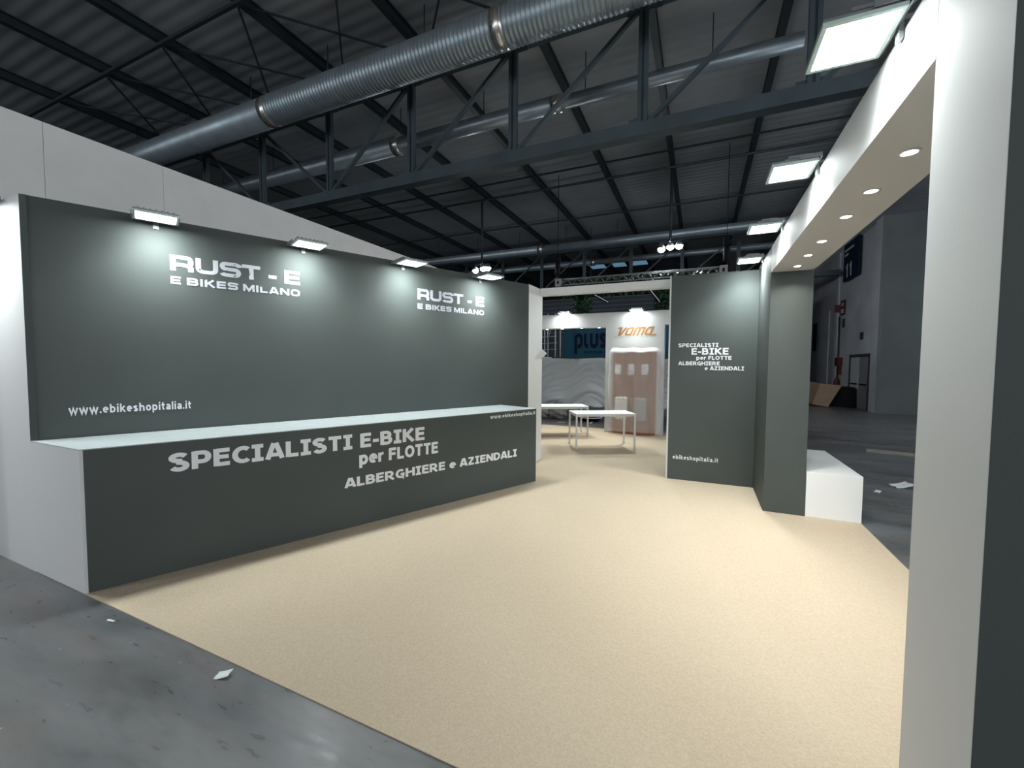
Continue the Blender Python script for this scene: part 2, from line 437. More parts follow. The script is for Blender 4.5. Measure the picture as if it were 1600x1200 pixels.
def swoosh(c):   # slanted ribbon letters of the far stand (shear is added on placing)
    h = .1
    if c == 'v': return [[(-.16, .92), (.22, .92)], [(.16, 1.0), (.2, .35), (.25, .1)], [(.18, .08), (.36, .08), (.72, 1.0)]], .74
    if c == 'a': return [[(.66, 0), (.66, 1)], [(.7, .9), (.3, .9)] + arc(.3, .7, .2, .2, 90, 180, 4) + arc(.3, .3, .2, .2, 180, 270, 4) + [(.66, .1)]], .78
    if c == 'm': return [[(h, 0), (h, 1)], [(h, .9), (.95, .9), (1.0, .8), (1.0, 0)], [(.55, 0), (.55, .9)]], 1.12
    if c == '_': return [[(0, .1), (.32, .1)]], .2
    return [], .3

def blob(c):     # rounded letters on the blue banner, strokes 0.26 (x height 1)
    if c == 'p': return [[(.16, -.42), (.16, .7)] + arc(.45, .66, .29, .24, 170, 10, 8) + [(.74, .66), (.74, .34)] + arc(.45, .34, .29, .24, -10, -110, 6)], .9
    if c == 'l': return [[(.14, 1), (.14, .36)] + arc(.42, .36, .28, .26, 190, 275, 6)], .52
    if c == 'u': return [[(.14, 1), (.14, .36)] + arc(.44, .36, .3, .26, 190, 350, 8) + [(.74, .36), (.74, 1)]], .88
    if c == 's': return [arc(.4, .73, .26, .17, 20, 270, 8) + arc(.4, .28, .27, .18, 88, -160, 8)], .8
    return [], .3

def lettering(name, txt, face, hw, origin, udir, cap, width, material, parent, gap=.12, xs=1.3, shear=0.0, off=0.003, norm=None, local_rz=None, label=None):
    """flat vinyl letters; origin = baseline left end, udir = reading direction on the wall, norm = out of the wall"""
    quads = []; x = 0.0; layer = 0
    for ch in txt:
        if ch == ' ': x += .36; continue
        st, w = face(ch)
        for s in st:
            closed = isinstance(s, tuple)
            pts = s[1] if closed else s
            layer = (layer + 1) % 4
            for q in stroke_quads(pts, hw, closed): quads.append([(p.x + x, p.y, layer * .0004) for p in q])
        x += w + gap
    x0 = min(p[0] for q in quads for p in q); x1 = max(p[0] for q in quads for p in q)
    sx = width / (x1 - x0)
    u = Vector(udir).normalized(); z = Vector((0, 0, 1)); o = Vector(origin) + Vector(norm) * off
    mb = MB()
    for q in quads:
        mb.poly([o + Vector(norm) * ly + u * ((px - x0) * sx + shear * py * cap) + z * py * cap for px, py, ly in q])
    nn = Vector(norm)
    bm = mb.bm
    for f in bm.faces:
        f.normal_update()
        if f.normal.dot(nn) < 0: f.normal_flip()
    o0 = wloc(parent)
    bmesh.ops.translate(bm, verts=bm.verts, vec=-o0)
    me = bpy.data.meshes.new(name); bm.to_mesh(me); bm.free(); me.materials.append(material)
    ob = bpy.data.objects.new(name, me); col.objects.link(ob); ob.parent = parent
    if label: ob['label'] = label
    return ob

# ================================================================== THE HALL
FLOORZ = 0.0
mb = MB(); mb.box(-42, 30, -22, 46, -0.2, 0.0)
build('floor', mb, M['concrete'], kind='structure')
# corrugated roof sheet, ribs running across the hall
mb = MB()
prof = []
y = -22.0; PITCH = 0.30
while y < 46:
    prof.append((y, 8.974 + .008 * math.sin(2 * PI * (y + 22.0) / PITCH))); y += PITCH / 6
vs0 = [mb.bm.verts.new((-42, a, b)) for a, b in prof]; vs1 = [mb.bm.verts.new((30, a, b)) for a, b in prof]
for i in range(len(prof) - 1): mb.bm.faces.new((vs0[i], vs0[i + 1], vs1[i + 1], vs1[i])).smooth = True
build('ceiling', mb, M['roof'], kind='structure')
mb = MB(); mb.box(-42, 30, 46, 46.3, 0, 9.1)
build('wall_back', mb, M['farwall'], kind='structure')
mb = MB(); mb.box(-42.3, -42, -22, 46, 0, 9.1)
build('wall_left', mb, M['farwall'], kind='structure')
# building block along the right side of the hall: one face towards the stand, one towards the camera
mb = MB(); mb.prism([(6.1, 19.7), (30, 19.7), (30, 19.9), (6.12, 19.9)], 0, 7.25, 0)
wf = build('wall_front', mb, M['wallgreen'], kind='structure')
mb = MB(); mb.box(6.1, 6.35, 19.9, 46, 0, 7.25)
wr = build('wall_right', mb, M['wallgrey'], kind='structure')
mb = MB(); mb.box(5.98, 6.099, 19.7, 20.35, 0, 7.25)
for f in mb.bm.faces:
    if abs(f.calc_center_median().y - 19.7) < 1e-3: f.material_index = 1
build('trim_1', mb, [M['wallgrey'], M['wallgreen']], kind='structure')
mb = MB(); mb.box(6.04, 6.099, 25.1, 25.5, 0, 7.2)
build('trim_2', mb, M['wallgrey'], kind='structure')
# skylight strips far back in the roof
for i, (x0, x1) in enumerate(((-7.6, -6.3), (-6.15, -4.85), (-4.7, -3.4))):
    mb = MB()
    for a, b, c, d in ((x0, x1, 29.6, 29.75), (x0, x1, 31.4, 31.55), (x0, x0 + .1, 29.75, 31.4), (x1 - .1, x1, 29.75, 31.4)):
        mb.box(a, b, c, d, 8.86, 8.965)
    w = build('window_%d' % (i + 1), mb, M['steel'], kind='structure')
    mb = MB(); mb.box(x0 + .1, x1 - .1, 29.75, 31.4, 8.90, 8.93)
    build('pane', mb, M['skylight'], w)

# roof beams (front to back) -------------------------------------------------
def ibeam(x, y0, y1, z0):
    mb = MB(); f, t, hh = .15, .025, .215
    mb.box(x - f / 2, x + f / 2, y0, y1, z0, z0 + t)
    mb.box(x - .02, x + .02, y0, y1, z0 + t, z0 + hh - t)
    mb.box(x - f / 2, x + f / 2, y0, y1, z0 + hh - t, z0 + hh)
    return mb
ORD = ['first', 'second', 'third', 'fourth', 'fifth', 'sixth', 'seventh', 'eighth', 'ninth', 'tenth', 'eleventh', 'twelfth']
bx = [-15.96, -13.37, -10.99, -8.40, -5.90, -3.33, -1.05, 1.40, 3.95]
for i, x in enumerate(bx):
    build('roof_beam', ibeam(x, -20, 45.9, 8.75), M['steel'],
          label='%s dark steel roof beam counted from the left, running front to back under the roof sheet' % ORD[i], category='beam', group='roof beams')
for i, x in enumerate((-18.5, -21.0, -23.5)):
    build('roof_beam', ibeam(x, -20, 45.9, 8.75), M['steel'],
          label='dark steel roof beam beyond the white partition, %s to the left' % ('nearest', 'second', 'farthest')[i], category='beam', group='roof beams')

# strut and cross bracing in the bays nearest the camera
mb = MB(); mb.bar((-24, 5.5, 8.71), (4.2, 5.5, 8.71), .07, .07)
build('roof_strut', mb, M['steel'], label='thin dark strut crossing under the roof beams at the top of the view', category='strut')
bay_names = ['farthest left', 'second from the left', 'third from the left', 'middle', 'third from the right', 'second from the right', 'farthest right']
for i in range(7):
    xa, xb = bx[i], bx[i + 1]
    t = thing('cross_brace', 'pair of thin crossed steel rods between roof beams, %s bay' % bay_names[i], 'brace', ((xa + xb) / 2, 6.9, 8.7), group='roof cross braces')
    mb = MB(); mb.bar((xa + .04, 5.58, 8.73), (xb - .04, 8.2, 8.73), .035, .035); build('rod', mb, M['steel'], t)
    mb = MB(); mb.bar((xb - .04, 5.58, 8.70), (xa + .04, 8.2, 8.70), .035, .035); build('rod', mb, M['steel'], t)

# roof trusses across the hall
def truss(Y, label, xs, mirror_below):
    zb, zt = 6.15, 8.40
    t = thing('roof_truss', label, 'truss', (0, Y, zb - .1), group='roof trusses')
    x0, x1 = xs[0] - 2.0, min(xs[-1] + 2.0, 9.0 if Y < 15 else 5.9)
    mb = MB()
    mb.box(x0, x1, Y - .12, Y + .12, zb - .13, zb - .10); mb.box(x0, x1, Y - .12, Y - .09, zb - .10, zb + .12); mb.box(x0, x1, Y + .09, Y + .12, zb - .10, zb + .12)
    build('bottom_chord', mb, M['truss'], t)
    mb = MB(); mb.box(x0, x1, Y - .12, Y + .12, zt, zt + .30); build('top_chord', mb, M['truss'], t)
    for i, x in enumerate(xs):
        mb = MB(); mb.box(x - .09, x - .02, Y - .05, Y + .05, zb + .08, zt); mb.box(x + .02, x + .09, Y - .05, Y + .05, zb + .08, zt)
        mb.box(x - .02, x + .02, Y - .015, Y + .015, zb + .08, zt)
        build('post', mb, M['truss'], t)
        mb = MB(); mb.prism([(x - .32, Y - .012), (x + .32, Y - .012), (x + .32, Y + .012), (x - .32, Y + .012)], zt - .10, zt)
        build('gusset_plate', mb, M['truss'], t)
        mb = MB(); mb.prism([(x - .24, Y - .012), (x + .24, Y - .012), (x + .24, Y + .012), (x - .24, Y + .012)], zb + .08, zb + .24)
        build('gusset_plate', mb, M['truss'], t)
        if i + 1 < len(xs):
            xn = xs[i + 1]
            mb = MB()
            if xn <= mirror_below: mb.bar((x + .1, Y, zt - .05), (xn - .12, Y, zb + .15), .09, .07)
            else: mb.bar((x + .12, Y, zb + .15), (xn - .1, Y, zt - .05), .09, .07)
            build('diagonal', mb, M['truss'], t)
    return t
truss(8.36, 'big blue-grey steel roof truss crossing the view above the stand', [-1.1 + 2.66 * k for k in range(-8, 4)], -9.0)
truss(24.4, 'distant steel roof truss behind the hanging lamps', [-1.0 + 2.66 * k for k in range(-8, 3)], -12)

# ventilation ducts
def duct(label, Y, z, segs, name='ventilation_duct'):
    """segs: (x0, x1, radius, ribbed)"""
    t = thing(name, label, 'duct', (segs[0][0], Y, z))
    for k, (x0, x1, r, rib) in enumerate(segs):
        mb = MB()
        if rib:
            pr = []; n = int((x1 - x0) / .09)
            for i in range(n):
                a = i * (x1 - x0) / n; w = (x1 - x0) / n
                pr += [(a, r), (a + w * .55, r), (a + w * .7, r + .012), (a + w * .85, r + .012)]
            pr.append((x1 - x0, r))
            mb.lathe((x0, Y, z), (1, 0, 0), pr, 28)
        else:
            mb.lathe((x0, Y, z), (1, 0, 0), [(0, r), (x1 - x0, r)], 28)
        build('duct_section', mb, M['duct'], t)
        if k + 1 < len(segs):
            mb = MB(); mb.lathe((x1 - .12, Y, z), (1, 0, 0), [(0, max(r, segs[k + 1][2]) + .012), (.24, max(r, segs[k + 1][2]) + .012)], 28)
            build('collar', mb, M['collar'], t, label='bright metal collar')
    for x in [segs[0][0] + .8 + 2.66 * i for i in range(int((segs[-1][1] - segs[0][0] - 1.3) / 2.66) + 1)]:
        mb = MB(); mb.tube((x, Y, z + segs[0][2] * .6), (x, Y, 8.96), .012, 6); build('hanger_rod', mb, M['steel'], t)
    return t
duct('fat ribbed silver ventilation duct nearest the camera, above the roof truss', 7.25, 7.95, [(-22, -9.8, .335, False), (-9.8, -3.5, .335, True), (-3.5, 4.0, .335, True)])
duct('slim silver ventilation duct behind the big roof truss', 9.8, 7.95, [(-22, -8.0, .24, False), (-8.0, -3.25, .19, False), (-3.25, 1.65, .15, False)])
duct('grey ventilation duct far back, passing behind the hanging lamps', 21.5, 7.95, [(-26, -8, .2, False), (-8, 5.6, .2, False)])
duct('brownish ventilation duct farthest back, low under the distant truss', 25.2, 7.9, [(-26, -6, .2, False), (-6, 5.6, .17, False)])
mb = MB(); mb.tube((-30, 16.0, 8.70), (6.0, 16.0, 8.70), .05, 8)
build('sprinkler_pipe', mb, M['steel'], label='dark pipe carrying the hanging lamps under the roof beams', category='pipe')
mb = MB(); mb.bar((-30, 14.8, 8.73), (6.0, 14.8, 8.73), .05, .05)
build('roof_rod', mb, M['steel'], label='thin straight rod under the roof just in front of the lamp pipe', category='rod')
mb = MB(); mb.bar((-30, 19.8, 8.73), (6.0, 19.8, 8.73), .06, .06)
build('roof_rod', mb, M['steel'], label='thin straight rod under the roof behind the lamp pipe', category='rod')

# hanging hall lamps
def bay_lamp(loc, label, top=8.65):
    t = thing('hanging_lamp', label, 'lamp', loc, group='hanging hall lamps')
    x, y, z = loc
    mb = MB(); mb.tube((x, y, z + .28), (x, y, top), .045, 8); build('stem', mb, M['steel'], t)
    mb = MB(); mb.bar((x - .36, y, z + .27), (x + .36, y, z + .27), .05, .05); mb.bar((x, y - .2, z + .27), (x, y + .2, z + .27), .05, .05); build('bracket', mb, M['steel'], t)
    for dx, dy, dz in ((-.29, -.05, -.06), (0, .1, .03), (.29, -.02, 0)):
        mb = MB(); mb.lathe((x + dx, y + dy, z + dz + .25), (0, 0, -1), [(0, .05), (.05, .1), (.15, .135)], 16); s = build('shade', mb, M['housing'], t)
        mb = MB(); mb.lathe((x + dx, y + dy, z + dz + .10), (0, 0, -1), [(0, .125), (.06, .11), (.11, .06), (.125, .01)], 16); build('bulb', mb, M['bay'], s)
    return t
bay_lamp((-1.06, 16.0, 5.84), 'cluster of three bright hall lamps on a dark stem, hanging right of centre')
bay_lamp((-8.62, 16.0, 5.73), 'cluster of three bright hall lamps hanging low over the far end of the dark wall')
# unseen copies of the lamp, added behind the camera as fill light
bay_lamp((-8.4, -4.5, 6.2), 'added cluster of three unseen fill lamps behind the camera to the left', 8.75)
for yy, lab in ((-1.5, 'nearest the front'), (5.5, 'beside the stand'), (12.5, 'farthest back')):  # out-of-view lamps added to brighten the partition, gateway and right floor
    bay_lamp((7.0, yy, 6.4), 'added cluster of three unseen fill lamps over the right aisle, ' + lab, 8.965)

# ================================================================== THE STAND
sT, cT = math.sin(0.4314), math.cos(0.4314)
Dv = Vector((sT, cT, 0)); Nv = Vector((cT, -sT, 0))       # along the slanted wall, out of it
C0 = Vector((-4.976, 1.481, 0)); A0 = Vector((-4.165, 1.481, 0))
HP, HC, HT, HB, HK = 3.08, 1.092, 3.137, 2.837, 0.526

# carpet ---------------------------------------------------------------
mb = MB(); mb.prism([(-5.0, 1.483), (1.68, 1.483), (1.68, 11.35), (-5.7, 11.37), (-5.7, 1.60)], 0.0, 0.006)
build('carpet', mb, M['carpet'], label='beige carpet covering the floor of the stand', category='carpet')

# tall white partition behind the dark wall
t = thing('partition_wall', 'tall white panel partition rising behind the slanted dark wall', 'wall', (-5.87, 4.5, 0))
for y0, y1 in ((0.92, 1.903), (1.907, 2.888), (2.892, 8.5)):
    mb = MB(); mb.box(-5.93, -5.80, y0, y1, 0, 4.04); build('wall_panel', mb, M['white2'], t)

# slanted dark wall with white end
t = thing('display_wall', 'long slanted dark grey display wall with white logos, behind the counter', 'wall', (-3.9, 4.0, 0))
G0 = C0 + Dv * 5.585
thk = 0.10
mb = MB()
mb.prism([tuple((C0 + Dv * .03).xy), tuple(G0.xy), tuple((G0 - Nv * thk).xy), tuple((C0 + Dv * .03 - Nv * thk).xy)], 0, HP)
build('wall_panel', mb, M['dark'], t)
mb = MB(); mb.prism([(-4.976, 1.481), (-4.943, 1.512), tuple((C0 + Dv * .036).xy), tuple((C0 + Dv * .036 - Nv * .05).xy), (-5.0, 1.50)], 0, HP)
build('edge_trim', mb, M['dark'], t)
mb = MB(); mb.box(-5.795, -4.979, 1.481, 1.56, 0, HP); build('side_panel', mb, M['white'], t, label='white front end panel')
def onwall(s, z): return C0 + Dv * s + Vector((0, 0, z))
for s0 in (0.923, 3.515):
    wd = 1.130
    lettering('lettering', 'RUST - E', wide, .12, onwall(s0, 2.618), Dv, .147, wd, M['worn'], t, gap=.07, norm=Nv)
    lettering('lettering', 'E BIKES MILANO', wide, .12, onwall(s0, 2.492), Dv, .072, wd - .004, M['worn'], t, gap=.16, norm=Nv)
lettering('lettering', 'www.ebikeshopitalia.it', sans, .095, onwall(.221, 1.297), Dv, .073, .828, M['vinyl'], t, gap=.16, norm=Nv)

# counter
t = thing('counter', 'long dark counter with white end and pale top, in front of the slanted wall', 'counter', (-3.4, 3.6, 0))
E0 = A0 + Dv * 4.7206
B1 = C0 + Dv * 4.987 + Nv * .002; B0 = C0 + Dv * .04 + Nv * .014
tp = .02
def P2(v): return (v.x, v.y)
i1 = A0 + Dv * .012; 
mb = MB(); mb.prism([P2(A0 + Dv * .02 - Nv * .0), P2(E0), P2(E0 - Nv * .02), P2(A0 + Dv * .03 - Nv * .02)], .0062, HC - .001)
build('front_panel', mb, M['dark'], t)
mb = MB(); mb.prism([(-4.9785, 1.481), (-4.165, 1.481), P2(A0 + Dv * .019), P2(B0 + Dv * .02)], .0062, HC - .0012)
build('side_panel', mb, M['white'], t, label='white end panel')
mb = MB(); mb.prism([P2(E0 - Nv * .021), P2(B1 + Nv * .01), P2(B1 + Nv * .01 - Dv * .02), P2(E0 - Nv * .021 - Dv * .02)], .0062, HC - .0012)
build('end_panel', mb, M['white'], t, label='white far end panel')
mb = MB(); mb.prism([(-4.974, 1.4805), (-4.166, 1.4805), P2(E0 + Nv * .0005), P2(B1), P2(B0)], HC - .001, HC + .006)
build('worktop', mb, M['top'], t, label='pale grey top')
def onfront(s, z): return A0 + Dv * s + Vector((0, 0, z))
lettering('lettering', 'SPECIALISTI E-BIKE', sans, .118, onfront(.506, .846), Dv, .150, 2.354, M['vinyl'], t, gap=.11, norm=Nv)
lettering('lettering', 'per FLOTTE', sans, .118, onfront(2.076, .663), Dv, .136, .967, M['vinyl'], t, gap=.11, norm=Nv)
lettering('lettering', 'ALBERGHIERE e AZIENDALI', sans, .118, onfront(1.918, .438), Dv, .101, 2.416, M['vinyl'], t, gap=.11, norm=Nv)
lettering('lettering', 'www.ebikeshopitalia.it', sans, .095, onfront(3.852, 1.013), Dv, .046, .843, M['vinyl'], t, gap=.14, norm=Nv)

# white gateway behind the dark wall
t = thing('gateway', 'plain white gateway frame between the slanted wall and the dark right panel', 'frame', (-1.5, 7.1, 0))
mb = MB(); mb.prism([(-2.645, 6.56), (-2.628, 7.185), (-2.75, 7.185), (-2.77, 6.61)], .0062, 3.09); build('post', mb, M['gate'], t)
mb = MB(); mb.box(-2.628, -.25, 7.03, 7.185, 2.965, 3.09); build('lintel', mb, M['gate'], t)
mb = MB(); mb.box(-.25, -.13, 7.03, 7.185, .0062, 3.09); build('post', mb, M['gate'], t)
mb = MB(); mb.prism([(-2.629, 7.187), (-2.52, 7.187), (-2.52, 7.190), (-2.629, 7.190)], 1.93, 1.94)
bm = mb.bm; bm.clear()
a = [bm.verts.new(p) for p in ((-2.628, 7.16, 2.03), (-2.53, 7.17, 1.945), (-2.628, 7.16, 1.855))]
b = [bm.verts.new(v.co + Vector((0.002, .006, 0))) for v in a]
bm.faces.new(a); bm.faces.new(b[::-1])
for i in range(3): bm.faces.new((a[i], b[i], b[(i + 1) % 3], a[(i + 1) % 3]))
build('paper_flap', mb, M['paper'], label='small white paper triangle sticking out from the gateway post', category='paper')

# dark panel on the right with its corner column
t = thing('display_panel', 'dark grey display panel with white slogan, right of the gateway', 'panel', (.35, 6.8, 0))
mb = MB(); mb.box(-.416, .733, 6.785, 6.88, .0062, HT - .05); build('wall_panel', mb, M['dark'], t)
mb = MB(); mb.box(-.440, -.4165, 6.787, 6.88, .0062, HT - .05); build('edge_trim', mb, M['white'], t, label='white edge strip')
for txt, s0, s1, zb, cap, ls in (('SPECIALISTI', -.301, .240, 2.018, .056, 0), ('E-BIKE', -.117, .374, 1.905, .096, 0), ('per FLOTTE', -.049, .415, 1.831, .055, 0),
                             ('ALBERGHIERE', -.296, .264, 1.749, .056, 0), ('e AZIENDALI', .067, .576, 1.678, .056, 0)):
    lettering('lettering', txt, sans, .108, (s0, 6.785, zb), (1, 0, 0), cap, s1 - s0, M['vinyl'], t, gap=.11, norm=(0, -1, 0))
lettering('lettering', 'ebikeshopitalia.it', sans, .095, (-.343, 6.785, .321), (1, 0, 0), .062, .624, M['vinyl'], t, gap=.2, norm=(0, -1, 0))
mb = MB(); mb.box(.734, 1.153, 5.746, 6.88, .0062, HT)
build('column', mb, M['dark'], bevel=.003, label='dark grey column carrying the far end of the white spotlight beam', category='column')
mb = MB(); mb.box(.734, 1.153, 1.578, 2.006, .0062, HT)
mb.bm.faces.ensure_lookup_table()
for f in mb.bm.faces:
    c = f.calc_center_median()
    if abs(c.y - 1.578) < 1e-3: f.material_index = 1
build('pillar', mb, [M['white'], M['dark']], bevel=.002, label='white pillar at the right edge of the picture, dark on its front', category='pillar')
t = thing('beam', 'white overhead beam with six recessed spots, running from the near pillar to the column', 'beam', (.94, 3.9, HB))
mb = MB(); mb.box(.734, 1.153, 2.007, 5.745, HB, HT); build('beam_body', mb, M['white'], t)

# recessed spots in the beam
def spot(loc, label, r, group):
    s = thing('recessed_spotlight', label, 'spotlight', loc, group=group)
    x, y, z = loc
    mb = MB(); mb.lathe((x, y, z + .004), (0, 0, -1), [(0, r * .72), (.012, r * .72), (.012, r), (.004, r * 1.02)], 20, caps=False)
    build('trim_ring', mb, M['leg'], s)
    mb = MB(); mb.lathe((x, y, z), (0, 0, -1), [(0, r * .72), (.004, r * .72), (.010, r * .45)], 20)
    build('lens', mb, M['spot'], s)
    ld = bpy.data.lights.new('spot_beam', 'AREA'); ld.shape = 'DISK'; ld.size = r * 1.3
    ld.energy = SPOT_W; ld.spread = math.radians(130); ld.color = (1.0, .96, .88)
    lo = bpy.data.objects.new('spot_beam', ld); col.objects.link(lo); lo.parent = s; lo.location = (0, 0, -.016)
    return s
for i, y in enumerate((2.80, 3.316, 3.805, 4.468, 4.971, 5.461)):
    spot((.942, y, HB), '%s recessed spot under the white beam, counted from the near pillar' % ORD[i], .046, 'spots under the white beam')

# white box seat behind the column
mb = MB(); mb.box(1.157, 1.68, 5.747, 7.316, 0.006, HK)
build('box_bench', mb, M['table'], bevel=.003, label='low white box standing against the dark column on the right', category='box')

# ------------------------------------------------------------------ floodlights
def make_flood(off0, label, loc, rz, group, arm_drop, glass='flood', watts=FLOOD_W):
    t = thing('floodlight', label, 'floodlight', loc, rz, group)
    y0, y1 = off0, off0 + .25
    mb = MB(); mb.box(-.155, .155, y0 - .012, y1 + .012, .004, .016)
    mb.prism([(-.12, y0 + .01), (.12, y0 + .01), (.12, y1 - .07), (-.12, y1 - .07)], .016, .04)
    for k in range(7): mb.box(-.12 + k * .04 - .004, -.12 + k * .04 + .004, y0 + .02, y1 - .09, .04, .055)
    build('housing', mb, M['housing'], t, local=True)
    mb = MB()
    for a, b, c, d in ((-.155, .155, y1 - .006, y1 + .012), (-.155, .155, y0 - .012, y0 + .004), (-.155, -.138, y0 + .004, y1 - .006), (.138, .155, y0 + .004, y1 - .006)):
        mb.box(a, b, c, d, -.012, .004)
    build('rim', mb, M['glassrim'], t, local=True, label='pale glass rim')
    mb = MB(); mb.box(-.137, .137, y0 + .005, y1 - .007, -.004, .003)
    build('lens', mb, M[glass], t, local=True, label='glowing white glass')
    ld = bpy.data.lights.new('flood_beam', 'AREA'); ld.shape = 'RECTANGLE'; ld.size = .26; ld.size_y = .23
    ld.energy = watts; ld.spread = math.radians(FLOOD_SPREAD); ld.color = (.93, 1.0, .985)
    lo = bpy.data.objects.new('flood_beam', ld); col.objects.link(lo); lo.parent = t; lo.location = (0, y0 + .125, -.007)
    mb = MB()
    for sx in (-1, 1):
        mb.bar((sx * .165, y0 + .10, .02), (sx * .165, .02, .02), .006, .025)
    mb.bar((-.168, .02, .02), (.168, .02, .02), .006, .03)
    build('yoke', mb, M['housing'], t, local=True)
    mb = MB(); mb.box(-.02, .02, -.03, .023, .02, .04)
    mb.box(-.02, .02, .003, .018, -arm_drop, .04)
    build('wall_clamp', mb, M['housing'], t, local=True)
    return t
rzL = math.atan2(-Nv.x, Nv.y)
fl = None
where = ['over the far left of', 'above the big logo on', 'left above the smaller logo on', 'at the far end of']
for i, s in enumerate((.83, 2.09, 3.30, 4.56)):
    p = C0 + Dv * s; p.z = 3.025
    lab = 'floodlight fixed on top, %s the slanted dark wall' % where[i]
    if fl is None: fl = make_flood(.13, lab, p, rzL, 'floodlights', .05, 'flood_hot', 10.0)
    else: dup(fl, p, rzL, lab)
dup(fl, (-5.42, 1.481, 3.06), PI, 'floodlight on the white end of the dark wall, just left of the picture')
fr = None
where = ['nearest the camera', 'second from the camera', 'third from the camera', 'farthest from the camera']
for i, y in enumerate((2.30, 3.63, 5.0, 6.43)):
    p = (.733, y, 3.15)
    lab = 'square floodlight clamped along the top of the white beam, %s' % where[i]
    if i == 3: make_flood(.045, lab, p, PI / 2, 'floodlights', .05, 'flood_hot', 20.0)
    elif fr is None: fr = make_flood(.045, lab, p, PI / 2, 'floodlights', .05)
    else: dup(fr, p, PI / 2, lab)

# ================================================================== THE STAND BEHIND
t = thing('neighbour_stand', 'white stand front with orange logo pylon and header, seen through the gateway', 'stand', (-1.5, 10.95, 0))
mb = MB(); mb.box(-2.22, -.80, 10.82, 11.12, 0.0062, 3.08); build('pylon', mb, M['white'], t)
mb = MB(); mb.box(-5.2, -2.221, 10.82, 11.12, 2.715, 3.08); build('header', mb, M['white'], t)
mb = MB(); mb.box(-.799, 1.6, 10.82, 11.12, 2.735, 3.08); build('header', mb, M['white'], t)
mb = MB(); mb.box(1.6, 1.75, 10.82, 11.12, .0062, 3.08); build('post', mb, M['white'], t)
mb = MB(); mb.box(-5.35, -5.2, 10.82, 11.12, .0062, 3.08); build('post', mb, M['white'], t)
lettering('lettering', 'vama', swoosh, .115, (-1.985, 10.82, 2.484), (1, 0, 0), .205, .87, M['orange'], t, gap=.1, norm=(0, -1, 0), shear=.45, label='orange slanted logo lettering')
mb = MB(); mb.bar((-1.13, 10.815, 2.497), (-.99, 10.815, 2.497), .004, .026); build('logo_tail', mb, M['orange'], t)
lettering('lettering', 'Revolution air hand dryer', sans, .09, (-1.986, 10.82, 2.435), (1, 0, 0), .030, .96, M['faint'], t, gap=.2, norm=(0, -1, 0), label='tiny grey line of print')
for i, x in enumerate((-3.85, -3.42, -2.88, -2.42)):
    spot((x, 10.93, 2.715), '%s tiny spot from the left under the white header behind the gateway' % ORD[i], .05, 'spots under the far header')
ff = make_flood(.045, 'floodlight on the far white header, left of the orange logo', (-3.28, 10.819, 3.09), PI, 'floodlights', .05, 'flood_hot')
for ch in ff.children:
    if ch.type == 'LIGHT': ch.data.energy = 70.0; ch.data.spread = math.radians(135); ch.rotation_euler = (math.radians(45), 0, 0)
dup(ff, (-1.45, 10.819, 3.09), PI, 'floodlight on the far white header, above the orange logo')

# copper panel with hand dryers under plastic film
t = thing('product_display', 'copper brown display panel with hand dryers wrapped in clear plastic film', 'display', (-1.49, 10.75, 0.006))
mb = MB()
n = 14
pts = [(-2.005 + 1.035 * i / n, 10.76 - .055 * math.sin(PI * i / n)) for i in range(n + 1)] + [(-.97, 10.819), (-2.005, 10.819)]
mb.prism(pts, .006, 2.09); build('back_board', mb, M['copper'], t)
def dryer(x0, x1, z0, z1, m, nm, dp):
    mb = MB(); xm = (x0 + x1) / 2; w = (x1 - x0) / 2; r = min(w * .4, .06)
    pr = arc(x1 - r, z1 - r, r, r, 0, 90, 4) + arc(x0 + r, z1 - r, r, r, 90, 180, 4) + arc(x0 + r, z0 + r, r, r, 180, 270, 4) + arc(x1 - r, z0 + r, r, r, 270, 360, 4)
    yb = 10.705 + (.03 if xm < -1.8 or xm > -1.15 else 0)
    A_ = [mb.bm.verts.new((x, yb, z)) for x, z in pr]; B_ = [mb.bm.verts.new((xm + (x - xm) * .93, yb - dp, (z0 + z1) / 2 + (z - (z0 + z1) / 2) * .95)) for x, z in pr]
    mb.bm.faces.new(A_); mb.bm.faces.new(B_[::-1])
    for i in range(len(pr)): mb.bm.faces.new((A_[i], A_[(i + 1) % len(pr)], B_[(i + 1) % len(pr)], B_[i]))
    return build(nm, mb, m, t)
dryer(-1.955, -1.775, 1.50, 1.755, M['paper'], 'info_card', .006)
dryer(-1.625, -1.475, 1.50, 1.755, M['paper'], 'info_card', .006)
dryer(-1.315, -1.14, 1.50, 1.755, M['paper'], 'info_card', .006)
dryer(-1.935, -1.625, .38, .94, M['table'], 'hand_dryer', .10)
dryer(-1.475, -1.165, .36, .93, M['dryer_grey'], 'hand_dryer', .10)
mb = MB()
def filmf(u, v):
    x = -2.10 + 1.24 * u; z = .09 + 2.08 * v
    yy = 10.535 + .010 * math.sin(u * 17 + v * 4) + .004 * math.sin(u * 41 - v * 7) + .006 * math.sin(v * 19 + u * 5) - .02 * math.exp(-((u - .5 - .02 * v) / .02) ** 2)
    if u < .07: yy += .16 * (1 - u / .07) ** 2
    if u > .93: yy += .16 * (1 - (1 - u) / .07) ** 2
    if v > .95: yy += (v - .95) / .05 * .22
    z += .012 * math.sin(u * 17) * max(0, (v - .85) / .15)
    x += .025 * math.sin(v * 9) * (1 if u in (0, 1) else 0)
    return (x, yy, z)
mb.grid(filmf, 60, 60); build('plastic_film', mb, M['film'], t, label='loose translucent wrapping film')

